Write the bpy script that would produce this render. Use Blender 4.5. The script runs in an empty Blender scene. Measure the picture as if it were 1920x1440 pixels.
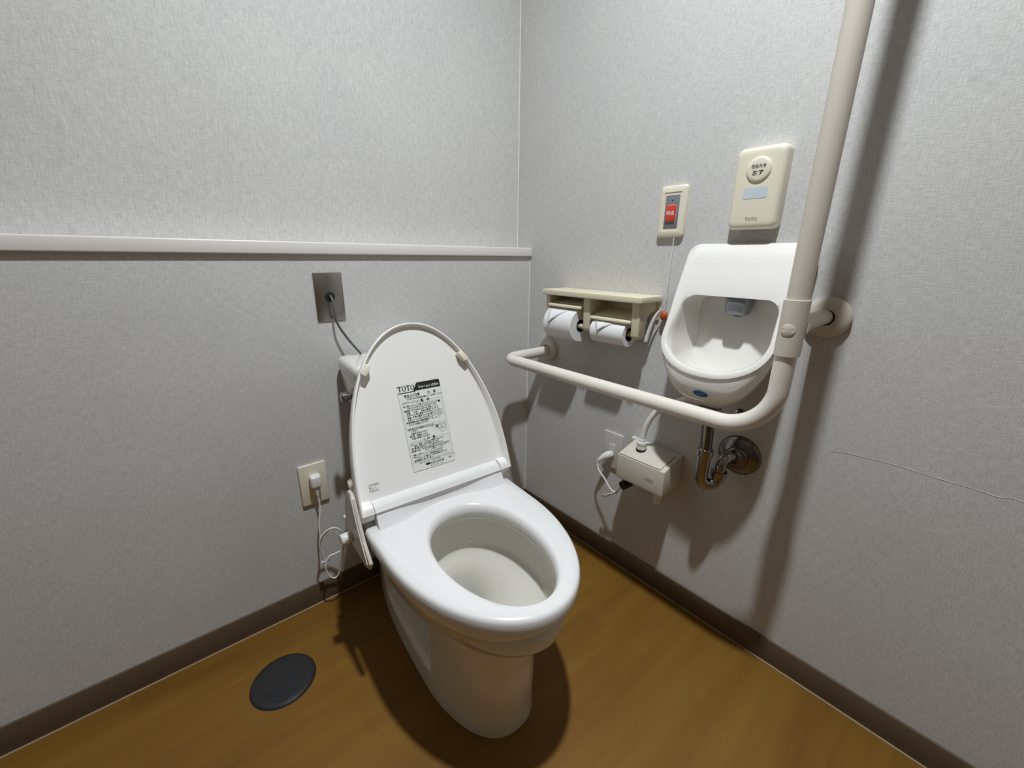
import bpy, bmesh, math
from mathutils import Vector, Matrix
S = bpy.context.scene
COL = S.collection
PI = math.pi

# ------------------------------------------------------------------ camera
FPX = 780.43
YAW, PITCH, ROLL = 0.70598389, -0.29873532, 0.01091534
cd = bpy.data.cameras.new('camera'); cam = bpy.data.objects.new('camera', cd); COL.objects.link(cam)
cd.sensor_width = 36; cd.lens = FPX / 1920 * 36; cd.clip_start = 0.02
fw = Vector((math.sin(YAW) * math.cos(PITCH), math.cos(YAW) * math.cos(PITCH), math.sin(PITCH)))
r0 = Vector((math.cos(YAW), -math.sin(YAW), 0)); u0 = r0.cross(fw)
rr = r0 * math.cos(ROLL) + u0 * math.sin(ROLL); uu = -r0 * math.sin(ROLL) + u0 * math.cos(ROLL)
M = Matrix((rr, uu, -fw)).transposed().to_4x4(); M.translation = (-1.03218, -1.12054, 0.98824)
cam.matrix_world = M
S.camera = cam

# ------------------------------------------------------------------ world, lamp, exposure
w = bpy.data.worlds.new('world'); S.world = w; w.use_nodes = True
w.node_tree.nodes['Background'].inputs[0].default_value = (0.6, 0.62, 0.65, 1)
w.node_tree.nodes['Background'].inputs[1].default_value = 0.05
S.view_settings.view_transform = 'Standard'; S.view_settings.look = 'None'
S.view_settings.exposure = 0.0; S.view_settings.gamma = 1; S.view_settings.use_curve_mapping = False
CEIL = 2.42
LX, LY = -0.69, -0.860
ld = bpy.data.lights.new('downlight_lamp', 'AREA'); ld.shape = 'DISK'; ld.size = 0.07
ld.energy = 23.5; ld.color = (0.925, 0.972, 1.0); ld.spread = math.radians(150)
lo = bpy.data.objects.new('downlight_lamp', ld); COL.objects.link(lo); lo.location = (LX, LY, CEIL - 0.012)

# ------------------------------------------------------------------ materials
def nm(name):
    m = bpy.data.materials.new(name); m.use_nodes = True
    nt = m.node_tree; return m, nt, nt.nodes, nt.links, nt.nodes['Principled BSDF']
def mat(name, col, rough=0.5, metal=0.0, spec=0.5, var=0.04, scale=6.0, bump=0.0, bscale=200.0, coat=0.0):
    m, nt, N, L, B = nm(name)
    B.inputs['Roughness'].default_value = rough; B.inputs['Metallic'].default_value = metal
    B.inputs['Specular IOR Level'].default_value = spec
    if coat: B.inputs['Coat Weight'].default_value = coat; B.inputs['Coat Roughness'].default_value = 0.05
    tc = N.new('ShaderNodeTexCoord'); nz = N.new('ShaderNodeTexNoise'); nz.inputs['Scale'].default_value = scale
    nz.inputs['Detail'].default_value = 4
    L.new(tc.outputs['Object'], nz.inputs['Vector'])
    mx = N.new('ShaderNodeMix'); mx.data_type = 'RGBA'
    mx.inputs['A'].default_value = tuple(c * (1 - var) for c in col) + (1,)
    mx.inputs['B'].default_value = tuple(min(1, c * (1 + var)) for c in col) + (1,)
    L.new(nz.outputs['Fac'], mx.inputs['Factor']); L.new(mx.outputs['Result'], B.inputs['Base Color'])
    if bump:
        n2 = N.new('ShaderNodeTexNoise'); n2.inputs['Scale'].default_value = bscale
        L.new(tc.outputs['Object'], n2.inputs['Vector'])
        bp = N.new('ShaderNodeBump'); bp.inputs['Strength'].default_value = bump; bp.inputs['Distance'].default_value = 0.002
        L.new(n2.outputs['Fac'], bp.inputs['Height']); L.new(bp.outputs['Normal'], B.inputs['Normal'])
    return m

def wallpaper():
    m, nt, N, L, B = nm('linen_wallpaper')
    B.inputs['Roughness'].default_value = 0.75; B.inputs['Specular IOR Level'].default_value = 0.25
    tc = N.new('ShaderNodeTexCoord')
    def thread(scale, detail=3):
        mp = N.new('ShaderNodeMapping'); mp.inputs['Scale'].default_value = scale
        L.new(tc.outputs['Object'], mp.inputs['Vector'])
        n = N.new('ShaderNodeTexNoise'); n.inputs['Scale'].default_value = 1; n.inputs['Detail'].default_value = detail
        n.inputs['Roughness'].default_value = 0.6
        L.new(mp.outputs['Vector'], n.inputs['Vector']); return n
    h = thread((60, 60, 560)); v = thread((460, 460, 60)); f = thread((900, 900, 900), 1); big = thread((5, 5, 5))
    def mth(op, a, b):
        n = N.new('ShaderNodeMath'); n.operation = op
        for i, x in enumerate((a, b)):
            if isinstance(x, (int, float)): n.inputs[i].default_value = x
            else: L.new(x, n.inputs[i])
        return n.outputs[0]
    s = mth('ADD', mth('ADD', h.outputs['Fac'], v.outputs['Fac']), mth('MULTIPLY', f.outputs['Fac'], 0.7))
    s = mth('MULTIPLY', s, 0.37)
    ramp = N.new('ShaderNodeValToRGB'); e = ramp.color_ramp.elements
    e[0].position = 0.36; e[0].color = (0.495, 0.49, 0.48, 1); e[1].position = 0.62; e[1].color = (0.73, 0.725, 0.715, 1)
    L.new(s, ramp.inputs['Fac'])
    mx = N.new('ShaderNodeMix'); mx.data_type = 'RGBA'; mx.blend_type = 'MULTIPLY'; mx.inputs['Factor'].default_value = 1
    r2 = N.new('ShaderNodeValToRGB'); e = r2.color_ramp.elements
    e[0].position = 0.3; e[0].color = (0.95, 0.95, 0.955, 1); e[1].position = 0.7; e[1].color = (1, 1, 0.995, 1)
    L.new(big.outputs['Fac'], r2.inputs['Fac'])
    L.new(ramp.outputs['Color'], mx.inputs['A']); L.new(r2.outputs['Color'], mx.inputs['B'])
    L.new(mx.outputs['Result'], B.inputs['Base Color'])
    bp = N.new('ShaderNodeBump'); bp.inputs['Strength'].default_value = 0.55; bp.inputs['Distance'].default_value = 0.0012
    L.new(s, bp.inputs['Height']); L.new(bp.outputs['Normal'], B.inputs['Normal'])
    return m

def woodfloor():
    m, nt, N, L, B = nm('wood_look_vinyl')
    B.inputs['Roughness'].default_value = 0.55; B.inputs['Specular IOR Level'].default_value = 0.35
    tc = N.new('ShaderNodeTexCoord')
    def noise(scale, detail=4, rough=0.55):
        mp = N.new('ShaderNodeMapping'); mp.inputs['Scale'].default_value = scale
        L.new(tc.outputs['Object'], mp.inputs['Vector'])
        n = N.new('ShaderNodeTexNoise'); n.inputs['Scale'].default_value = 1; n.inputs['Detail'].default_value = detail
        n.inputs['Roughness'].default_value = rough
        L.new(mp.outputs['Vector'], n.inputs['Vector']); return n
    br = N.new('ShaderNodeTexBrick'); br.offset = 0.37; br.squash = 1
    br.inputs['Scale'].default_value = 1; br.inputs['Mortar Size'].default_value = 0.0006; br.inputs['Mortar Smooth'].default_value = 1.0
    br.inputs['Brick Width'].default_value = 0.62; br.inputs['Row Height'].default_value = 0.075
    br.inputs['Color1'].default_value = (0.0, 0.0, 0.0, 1); br.inputs['Color2'].default_value = (1, 1, 1, 1)
    br.inputs['Mortar'].default_value = (0.35, 0.35, 0.35, 1); br.inputs['Bias'].default_value = 0
    L.new(tc.outputs['Object'], br.inputs['Vector'])
    g = noise((2.2, 26, 1)); g2 = noise((9, 160, 1), 3); g3 = noise((1.3, 7, 1), 2)
    def mth(op, a, b):
        n = N.new('ShaderNodeMath'); n.operation = op
        for i, x in enumerate((a, b)):
            if isinstance(x, (int, float)): n.inputs[i].default_value = x
            else: L.new(x, n.inputs[i])
        return n.outputs[0]
    rgb = N.new('ShaderNodeRGBToBW'); L.new(br.outputs['Color'], rgb.inputs['Color'])
    s = mth('ADD', mth('MULTIPLY', rgb.outputs['Val'], 0.08), mth('ADD', mth('MULTIPLY', g.outputs['Fac'], 0.40), mth('ADD', mth('MULTIPLY', g2.outputs['Fac'], 0.10), mth('MULTIPLY', g3.outputs['Fac'], 0.56))))
    ramp = N.new('ShaderNodeValToRGB'); e = ramp.color_ramp.elements
    e[0].position = 0.30; e[0].color = (0.130, 0.052, 0.005, 1); e[1].position = 0.74; e[1].color = (0.245, 0.124, 0.016, 1)
    L.new(s, ramp.inputs['Fac']); L.new(ramp.outputs['Color'], B.inputs['Base Color'])
    return m

WALL = wallpaper(); FLOOR = woodfloor()
BASEB = mat('taupe_vinyl_baseboard', (0.125, 0.085, 0.052), 0.6, var=0.1, scale=30)
CAULK = mat('beige_caulk', (0.42, 0.33, 0.22), 0.6)
CORNER = mat('white_corner_caulk', (0.78, 0.77, 0.75), 0.6)
LEDGE = mat('painted_ledge', (0.80, 0.76, 0.735), 0.35, var=0.02)
CEILM = mat('ceiling_paper', (0.42, 0.415, 0.40), 0.8)
OTHER = mat('plain_wall_paper', (0.15, 0.13, 0.10), 0.8)
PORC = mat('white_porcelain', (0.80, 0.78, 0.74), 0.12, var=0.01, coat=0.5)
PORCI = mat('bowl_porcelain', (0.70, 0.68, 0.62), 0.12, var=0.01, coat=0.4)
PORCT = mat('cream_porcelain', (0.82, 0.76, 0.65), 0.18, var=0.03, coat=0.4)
PLAS = mat('white_plastic_seat', (0.79, 0.79, 0.785), 0.22, var=0.01)
PLASL = mat('warm_white_plastic', (0.88, 0.865, 0.84), 0.3, var=0.01)
BEIGEP = mat('beige_plastic', (0.62, 0.57, 0.50), 0.35, var=0.02)
CREAM = mat('pale_cream_plastic', (0.79, 0.745, 0.60), 0.38, var=0.02)
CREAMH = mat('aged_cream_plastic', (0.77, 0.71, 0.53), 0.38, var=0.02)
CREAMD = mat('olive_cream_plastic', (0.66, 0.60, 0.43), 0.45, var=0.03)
BOXM = mat('ivory_box_plastic', (0.70, 0.66, 0.57), 0.4, var=0.02)
WHITEP = mat('white_plastic', (0.82, 0.81, 0.78), 0.3, var=0.01)
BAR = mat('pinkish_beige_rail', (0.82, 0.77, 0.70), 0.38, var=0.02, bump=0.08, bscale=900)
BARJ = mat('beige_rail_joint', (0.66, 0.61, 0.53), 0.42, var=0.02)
CHROME = mat('worn_chrome', (0.36, 0.34, 0.32), 0.16, 1.0, var=0.25, scale=25)
DKCHROME = mat('tarnished_chrome', (0.20, 0.185, 0.17), 0.22, 1.0, var=0.3, scale=25)
STEEL = mat('brushed_steel', (0.34, 0.32, 0.30), 0.33, 1.0, var=0.1, scale=40)
GREYM = mat('dark_grey_metal', (0.14, 0.145, 0.15), 0.42, 0.6, var=0.1, scale=20)
FAUC = mat('grey_faucet', (0.27, 0.28, 0.30), 0.35, 0.6, var=0.05)
BLACK = mat('black_rubber', (0.012, 0.012, 0.012), 0.5)
GREYC = mat('grey_cable_jacket', (0.11, 0.105, 0.11), 0.4)
PAPER = mat('tissue_paper', (0.86, 0.86, 0.87), 0.9, var=0.02, scale=50, bump=0.15, bscale=700)
INK = mat('black_ink', (0.012, 0.012, 0.012), 0.5, var=0)
INKG = mat('grey_ink', (0.30, 0.30, 0.30), 0.5, var=0)
LABELM = mat('label_paper', (0.80, 0.80, 0.78), 0.35, var=0.01)
RED = mat('red_button', (0.66, 0.060, 0.025), 0.35, var=0.02)
GREYPANEL = mat('grey_panel', (0.19, 0.205, 0.235), 0.45, var=0.02)
LENS = mat('pale_blue_window', (0.60, 0.68, 0.74), 0.2, var=0.01)
ORANGE = mat('orange_ball', (0.50, 0.085, 0.022), 0.35, var=0.05)
BLUE = mat('blue_sticker', (0.02, 0.11, 0.25), 0.35, var=0.15, scale=80)
DOOR = mat('door_wood', (0.20, 0.13, 0.07), 0.5)
WATER = mat('toilet_water', (0.35, 0.38, 0.37), 0.03, var=0.0)
COVERM = mat('dark_cast_metal', (0.045, 0.046, 0.050), 0.36, 0.5, var=0.2, scale=30)
OUTM = mat('greyish_white_plastic', (0.62, 0.60, 0.57), 0.4, var=0.01)
GLOW, _n, _N, _L, _B = nm('lamp_glow')
_B.inputs['Emission Color'].default_value = (1, 0.97, 0.92, 1); _B.inputs['Emission Strength'].default_value = 6

# ------------------------------------------------------------------ helpers
def tag(o, label=None, cat=None, group=None, kind=None):
    if label: o['label'] = label
    if cat: o['category'] = cat
    if group: o['group'] = group
    if kind: o['kind'] = kind
    return o
def empty(name, loc, label, cat, group=None, rz=0.0):
    o = bpy.data.objects.new(name, None); COL.objects.link(o)
    o.location = loc; o.rotation_euler = (0, 0, rz); o.empty_display_size = 0.05
    return tag(o, label, cat, group)

class MB:
    def __init__(s): s.v = []; s.f = []; s.m = []
    def add(s, vs, fs, mi=0):
        b = len(s.v); s.v += [tuple(p) for p in vs]; s.f += [tuple(i + b for i in f) for f in fs]; s.m += [mi] * len(fs); return s
    def box(s, x0, x1, y0, y1, z0, z1, r=0.0, seg=3, mi=0):
        bm = bmesh.new(); bmesh.ops.create_cube(bm, size=1)
        for v in bm.verts:
            v.co = Vector(((x0 + x1) / 2 + v.co.x * abs(x1 - x0), (y0 + y1) / 2 + v.co.y * abs(y1 - y0), (z0 + z1) / 2 + v.co.z * abs(z1 - z0)))
        if r: bmesh.ops.bevel(bm, geom=list(bm.edges), offset=r, segments=seg, affect='EDGES', profile=0.5)
        return s.bm(bm, mi)
    def bm(s, bm, mi=0):
        bm.verts.index_update(); s.add([v.co for v in bm.verts], [[v.index for v in f.verts] for f in bm.faces], mi); bm.free(); return s
    def loft(s, rings, cap0=True, cap1=True, mi=0, closed=True):
        n = len(rings[0]); vs = [p for r in rings for p in r]; fs = []
        for i in range(len(rings) - 1):
            for j in range(n if closed else n - 1):
                k = (j + 1) % n; fs.append((i * n + j, i * n + k, (i + 1) * n + k, (i + 1) * n + j))
        if cap0: fs.append(tuple(range(n))[::-1])
        if cap1: fs.append(tuple((len(rings) - 1) * n + j for j in range(n)))
        return s.add(vs, fs, mi)
    def tube(s, pts, r, n=14, mi=0, cap=True):
        P = [Vector(p) for p in pts]; R = r if isinstance(r, (list, tuple)) else [r] * len(P)
        T = []
        for i in range(len(P)):
            a = P[max(i - 1, 0)]; b = P[min(i + 1, len(P) - 1)]; T.append((b - a).normalized())
        up = Vector((0, 0, 1)) if abs(T[0].z) < 0.9 else Vector((1, 0, 0))
        X = T[0].cross(up).normalized(); rings = []
        for i in range(len(P)):
            X = (X - T[i] * X.dot(T[i])).normalized(); Y = T[i].cross(X)
            rings.append([P[i] + (X * math.cos(2 * PI * k / n) + Y * math.sin(2 * PI * k / n)) * R[i] for k in range(n)])
        return s.loft(rings, cap, cap, mi)
    def lathe(s, c, axis, prof, n=40, mi=0, cap=True):
        """prof: (distance along axis, radius)"""
        c = Vector(c); A = Vector(axis).normalized(); up = Vector((0, 0, 1)) if abs(A.z) < 0.9 else Vector((1, 0, 0))
        X = A.cross(up).normalized(); Y = A.cross(X)
        rings = [[c + A * t + (X * math.cos(2 * PI * k / n) + Y * math.sin(2 * PI * k / n)) * r for k in range(n)] for t, r in prof]
        return s.loft(rings, cap, cap, mi)
    def prism(s, pts, d, r=0.0, mi=0, seg=2):
        """polygon pts (3D, planar) extruded by vector d, bevelled"""
        bm = bmesh.new(); d = Vector(d)
        a = [bm.verts.new(p) for p in pts]; b = [bm.verts.new(Vector(p) + d) for p in pts]; n = len(pts)
        bm.faces.new(a[::-1]); bm.faces.new(b)
        for i in range(n): bm.faces.new((a[i], a[(i + 1) % n], b[(i + 1) % n], b[i]))
        bmesh.ops.recalc_face_normals(bm, faces=bm.faces[:])
        if r: bmesh.ops.bevel(bm, geom=list(bm.edges), offset=r, segments=seg, affect='EDGES', profile=0.5)
        return s.bm(bm, mi)
    def build(s, name, mats, parent=None, local=False, angle=35, fix=True):
        if not isinstance(mats, (list, tuple)): mats = [mats]
        me = bpy.data.meshes.new(name); vs = s.v
        if parent is not None and not local:
            q = parent
            while q.parent: q = q.parent
            L = q.location; vs = [(x - L.x, y - L.y, z - L.z) for x, y, z in vs]
        me.from_pydata(vs, [], s.f)
        for m in mats: me.materials.append(m)
        me.polygons.foreach_set('material_index', s.m)
        if fix:
            bm = bmesh.new(); bm.from_mesh(me); bmesh.ops.recalc_face_normals(bm, faces=bm.faces[:]); bm.to_mesh(me); bm.free()
        me.polygons.foreach_set('use_smooth', [True] * len(me.polygons))
        me.set_sharp_from_angle(angle=math.radians(angle)); me.update()
        o = bpy.data.objects.new(name, me); COL.objects.link(o); o.parent = parent
        return o

def struct(mb, name, m):
    return tag(mb.build(name, m), kind='structure')

def spline(pts, k=8):
    P = [Vector(p) for p in pts]; out = []
    for i in range(len(P) - 1):
        p0 = P[max(i - 1, 0)]; p1 = P[i]; p2 = P[i + 1]; p3 = P[min(i + 2, len(P) - 1)]
        for j in range(k):
            t = j / k
            out.append(0.5 * ((2 * p1) + (p2 - p0) * t + (2 * p0 - 5 * p1 + 4 * p2 - p3) * t * t + (3 * p1 - p0 - 3 * p2 + p3) * t ** 3))
    out.append(P[-1]); return out
def fillet(pts, rad, k=10):
    """polyline with rounded corners"""
    P = [Vector(p) for p in pts]; out = [P[0]]
    for i in range(1, len(P) - 1):
        a = (P[i - 1] - P[i]).normalized(); b = (P[i + 1] - P[i]).normalized()
        r = rad[i - 1] if isinstance(rad, (list, tuple)) else rad
        ang = a.angle(b); t = r / math.tan(ang / 2); c = P[i] + (a + b).normalized() * (r / math.sin(ang / 2))
        s0 = P[i] + a * t - c; s1 = P[i] + b * t - c
        for j in range(k + 1):
            out.append(c + s0.slerp(s1, j / k) if hasattr(s0, 'slerp') else c + s0.lerp(s1, j / k).normalized() * r)
    out.append(P[-1]); return out
def fillet3(pts, rad, k=10):
    P = [Vector(p) for p in pts]; out = [P[0]]
    for i in range(1, len(P) - 1):
        a = (P[i - 1] - P[i]).normalized(); b = (P[i + 1] - P[i]).normalized()
        r = rad[i - 1] if isinstance(rad, (list, tuple)) else rad
        ang = a.angle(b); t = r / math.tan(ang / 2); c = P[i] + (a + b).normalized() * (r / math.sin(ang / 2))
        s0 = P[i] + a * t - c; s1 = P[i] + b * t - c; th = s0.angle(s1)
        for j in range(k + 1):
            f = j / k; out.append(c + (s0 * math.sin((1 - f) * th) + s1 * math.sin(f * th)) / math.sin(th))
    out.append(P[-1]); return out
def rrect(w, h, r, n=6):
    """rounded rectangle outline, centred, counter-clockwise"""
    out = []
    for cx, cy, a0 in ((w / 2 - r, h / 2 - r, 0), (-w / 2 + r, h / 2 - r, PI / 2), (-w / 2 + r, -h / 2 + r, PI), (w / 2 - r, -h / 2 + r, 1.5 * PI)):
        for k in range(n + 1):
            a = a0 + PI / 2 * k / n; out.append((cx + r * math.cos(a), cy + r * math.sin(a)))
    return out
def resample(pts, n):
    """closed polyline -> n points by arc length, starting at pts[0]"""
    P = [Vector(p) for p in pts]; P.append(P[0]); L = [0]
    for a, b in zip(P[:-1], P[1:]): L.append(L[-1] + (b - a).length)
    out = []; j = 0
    for i in range(n):
        t = L[-1] * i / n
        while L[j + 1] < t: j += 1
        f = (t - L[j]) / max(1e-9, L[j + 1] - L[j]); out.append(P[j].lerp(P[j + 1], f))
    return out
_txt = {}
def text_into(mb, body, size, F, x, y, mi, align='LEFT', sx=1.0, bold=0.0, dz=0.0):
    """flat lettering added to a part's mesh; F(x, y, z) maps label coordinates to the part's"""
    c = bpy.data.curves.new('t', 'FONT'); c.body = body; c.size = size; c.align_x = align; c.resolution_u = 1; c.offset = bold
    o = bpy.data.objects.new('t', c); COL.objects.link(o)
    dg = bpy.context.evaluated_depsgraph_get(); dg.update()
    me = bpy.data.meshes.new_from_object(o.evaluated_get(dg))
    vs = [F(x + v.co.x * sx, y + v.co.y, dz) for v in me.vertices]
    mb.add(vs, [tuple(p.vertices) for p in me.polygons], mi)
    bpy.data.objects.remove(o); bpy.data.curves.remove(c); bpy.data.meshes.remove(me)
def serif_toto(mb, F, x, y, h, mi, wd=1.0, dz=0.0):
    """the maker's four-letter mark in heavy serif capitals"""
    def quad(a, b, c, d): mb.add([F(*p, dz) for p in (a, b, c, d)], [(0, 1, 2, 3)], mi)
    cw = h * 1.02 * wd
    for i, ch in enumerate('TOTO'):
        X = x + i * cw * 1.06
        if ch == 'T':
            q = lambda a, b, c, d: quad((X + a * cw, y + b * h), (X + c * cw, y + b * h), (X + c * cw, y + d * h), (X + a * cw, y + d * h))
            q(0.38, 0.0, 0.62, 1.0); q(0.0, 0.86, 1.0, 1.0); q(0.26, 0.0, 0.74, 0.07)
            quad((X, y + 0.66 * h), (X + 0.10 * cw, y + 0.86 * h), (X + 0.10 * cw, y + h), (X, y + h))
            quad((X + cw, y + 0.66 * h), (X + cw, y + h), (X + 0.90 * cw, y + h), (X + 0.90 * cw, y + 0.86 * h))
        else:
            n = 28; vs = []
            for k in range(n):
                a = 2 * PI * k / n
                vs.append(F(X + cw * (0.5 + 0.48 * math.cos(a)), y + h * (0.5 + 0.52 * math.sin(a)), dz))
                vs.append(F(X + cw * (0.5 + 0.26 * math.cos(a)), y + h * (0.5 + 0.43 * math.sin(a)), dz))
            mb.add(vs, [(2 * k, 2 * ((k + 1) % n), 2 * ((k + 1) % n) + 1, 2 * k + 1) for k in range(n)], mi)
def sstep(a, b, x):
    t = max(0.0, min(1.0, (x - a) / (b - a))); return t * t * (3 - 2 * t)
def lerp(a, b, t): return a + (b - a) * t

# ================================================================== ROOM
XL, YF = -1.78, -1.98        # far ends of the small room
LEDZ0, LEDZ1 = 0.9866, 1.0150
UP = 0.068
struct(MB().box(XL - .1, .1, YF - .1, .2, -.1, 0), 'floor', FLOOR)
struct(MB().box(XL - .1, .1, YF - .1, .2, CEIL, CEIL + .1), 'ceiling', CEILM)
struct(MB().box(XL, 0, 0, .2, 0, 1.0).box(XL, 0, UP, .2, 1.0, CEIL), 'wall_back', WALL)
struct(MB().box(0, .1, YF, .2, 0, CEIL), 'wall_right', WALL)
struct(MB().box(XL - .1, XL, YF, .2, 0, CEIL), 'wall_left', OTHER)
struct(MB().box(XL - .1, .1, YF - .1, YF, 0, CEIL), 'wall_front', OTHER)
BH, BT = 0.0677, 0.006
struct(MB().box(XL, -BT, -BT, 0, 0, BH, 0.0015, 2), 'baseboard_back', BASEB)
struct(MB().box(-BT, 0, YF, -0.0005, 0, BH, 0.0015, 2), 'baseboard_right', BASEB)
struct(MB().box(XL, -BT, -BT - .0035, -BT, 0, .0022).box(-BT - .0035, -BT, YF, -BT, 0, .0022), 'trim_1', CAULK)
struct(MB().box(XL, -0.0002, -0.0105, UP, LEDZ0, LEDZ1, 0.003, 3), 'trim_2', LEDGE)
struct(MB().prism([(0, UP, LEDZ1), (-.0022, UP, LEDZ1), (0, UP - .0022, LEDZ1)], (0, 0, CEIL - LEDZ1))
       .prism([(0, 0, BH), (-.002, 0, BH), (0, -.002, BH)], (0, 0, LEDZ0 - BH)), 'trim_3', CORNER)
# door in the wall behind the camera
dr = MB().box(-1.45, -0.65, YF, YF + .03, 0, 2.0, .003, 2); d1 = struct(dr, 'door_1', DOOR)
df = MB().box(-1.50, -1.45, YF, YF + .045, 0, 2.05, .003, 2).box(-.65, -.60, YF, YF + .045, 0, 2.05, .003, 2).box(-1.50, -.60, YF, YF + .045, 2.0, 2.05, .003, 2)
df.build('door_frame', LEDGE, d1, local=True)
MB().tube([(-.71, YF + .03, 1.0), (-.71, YF + .075, 1.0)], .008).tube([(-.71, YF + .072, 1.0), (-.83, YF + .072, 1.0)], .008).build('door_handle', CHROME, d1, local=True)
# lifted seam in the paper of the right wall
SEAM = [(-0.9512, 0.6019), (-0.9775, 0.6072), (-1.005, 0.6084), (-1.0399, 0.6108), (-1.0719, 0.6094), (-1.0934, 0.6086), (-1.1217, 0.608), (-1.1385, 0.6081), (-1.1581, 0.6077), (-1.1835, 0.6053), (-1.2001, 0.6104), (-1.2122, 0.6083), (-1.2622, 0.6063), (-1.3222, 0.6093)]
seam = [(0, y_, z_) for y_, z_ in SEAM]

sm = MB(); pr = []
for k, (x_, y_, z_) in enumerate(seam):
    t_ = .0006 + .0004 * math.sin(k * 2.3); pr.append([(-.0001, y_, z_ - t_), (-.0005, y_, z_ - t_ * .2), (-.0005, y_, z_ + t_ * .4), (-.0001, y_, z_ + t_)])
sm.loft(pr); so_ = sm.build('paper_seam', WALL, bpy.data.objects['wall_right'], local=True)
# downlight in the ceiling
dl = empty('ceiling_downlight', (LX, LY, CEIL), 'round recessed white downlight in the ceiling above the room', 'ceiling light')
MB().lathe((LX, LY, CEIL), (0, 0, -1), [(0, .062), (.004, .066), (.008, .064), (.009, .052), (.003, .050), (.0, .050)], 48, cap=False).build('trim_ring', WHITEP, dl)
MB().lathe((LX, LY, CEIL), (0, 0, -1), [(.002, .050), (.004, .049), (.006, .001)], 48).build('diffuser', GLOW, dl)

# ================================================================== TOILET
TH = -math.radians(3.44)
TX = -0.5625
tl = empty('toilet', (TX, 0, 0), 'white floor-standing toilet with its lid raised, tank against the back wall', 'toilet', rz=TH)
def T(u, v, z): return (u, -v, z)

def egg(a, b, vc, vb, ub, n=96, ex=2.0, rc=0.02):
    """outline: half ellipse in front of vc, tapering sides back to a straight back at vb (half width ub)"""
    pts = []
    for k in range(49):
        t = PI * k / 48; c, s_ = math.cos(t), math.sin(t)
        pts.append((a * math.copysign(abs(c) ** (2 / ex), c), vc + b * abs(s_) ** (2 / ex), 0))
    for k in range(1, 5): f = k / 5; pts.append((lerp(-a, -ub, f), lerp(vc, vb + rc, f), 0))
    for k in range(7): t = PI / 2 * k / 6; pts.append((-ub + rc - rc * math.cos(t), vb + rc - rc * math.sin(t), 0))
    for k in range(7): t = PI / 2 * k / 6; pts.append((ub - rc + rc * math.sin(t), vb + rc - rc * math.cos(t), 0))
    for k in range(1, 5): f = k / 5; pts.append((lerp(ub, a, f), lerp(vb + rc, vc, f), 0))
    # rotate start to the front tip
    P = resample(pts, n * 4); i0 = max(range(len(P)), key=lambda i: P[i].y); P = P[i0:] + P[:i0]
    return resample(P, n)
def oval(ax, vb, vf, n=96, ef=2.0, skew=0.0):
    """egg hole outline starting at the front tip, same direction as egg()"""
    out = []; vm = lerp(vb, vf, 0.46)
    for k in range(n * 4):
        t = PI / 2 + 2 * PI * k / (n * 4); c, s_ = math.cos(t), math.sin(t)
        b = (vf - vm) if s_ > 0 else (vm - vb)
        e = 2.0 if s_ > 0 else 2.25
        out.append(Vector((ax * math.copysign(abs(c) ** (2 / e), c), vm + b * math.copysign(abs(s_) ** (2 / e), s_), 0)))
    return resample(out, n)
def scale_ring(R, f, c=(0, .5)):
    return [Vector((c[0] + (p.x - c[0]) * f, c[1] + (p.y - c[1]) * f, 0)) for p in R]
def inset(R, d):
    n = len(R); out = []
    for i in range(n):
        t = (R[(i + 1) % n] - R[i - 1]); nn = Vector((t.y, -t.x, 0)).normalized()
        c = Vector((0, .5, 0)) - R[i]
        if nn.dot(c) < 0: nn = -nn
        out.append(R[i] + nn * d)
    return out
def ring3(R, z): return [T(p.x, p.y, z(p.x, p.y) if callable(z) else z) for p in R]

# seat
SO = egg(.191, .300, .45, .333, .193, rc=.010)
SH = oval(.104, .392, .712)
ZT = 0.419
def zs(u, v):   # gentle swelling behind the opening
    return ZT + .007 * math.exp(-((u / .10) ** 2)) * sstep(.42, .345, v)
def blend(f): return [a.lerp(b, f) for a, b in zip(SO, SH)]
rings = []
rings.append(ring3(inset(SO, .008), .386))
rings.append(ring3(inset(SO, .001), .390))
rings.append(ring3(SO, .398))
rings.append(ring3(inset(SO, .0006), lambda u, v: zs(u, v) - .009))
rings.append(ring3(inset(SO, .0028), lambda u, v: zs(u, v) - .004))
rings.append(ring3(inset(SO, .007), lambda u, v: zs(u, v) - .001))
for f in (.2, .45, .62): rings.append(ring3([a.lerp(b, f) for a, b in zip(inset(SO, .012), SH)], lambda u, v: zs(u, v)))
for d, dz in ((-.013, .0006), (-.0085, .0022), (-.0045, .0055), (-.0015, .011), (0, .018), (-.001, .027), (-.006, .033)):
    rings.append(ring3(inset(SH, d), lambda u, v, dz=dz: zs(u, v) - dz))
rings.append(rings[0])
seat = MB().loft(rings, False, False).build('seat', PLAS, tl, local=True, angle=50)
tag(seat, 'white heated seat lying on the bowl')

# bowl: band, lip, interior
def bring(a, b, vc, vb, ub, z, rc=.03): return ring3(egg(a, b, vc, vb, ub, rc=rc), z)
br_ = []
for q_ in ((.112, .228, .42, .06, .085, .225), (.117, .240, .42, .05, .09, .245), (.131, .254, .42, .045, .10, .262), (.143, .266, .42, .04, .115, .281), (.154, .276, .42, .04, .125, .296),
           (.162, .2845, .42, .04, .13, .305), (.1655, .2885, .42, .04, .132, .312), (.168, .292, .42, .035, .135, .322), (.174, .298, .425, .03, .14, .345), (.180, .302, .435, .03, .15, .372),
           (.179, .300, .435, .03, .15, .380), (.176, .297, .435, .032, .148, .383)):
    br_.append(bring(*q_))
IH = oval(.128, .362, .728)
br_.append(ring3(inset(IH, -.004), .3835)); br_.append(ring3(IH, .381)); br_.append(ring3(inset(IH, .002), .374)); br_.append(ring3(inset(IH, .0015), .366))
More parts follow.
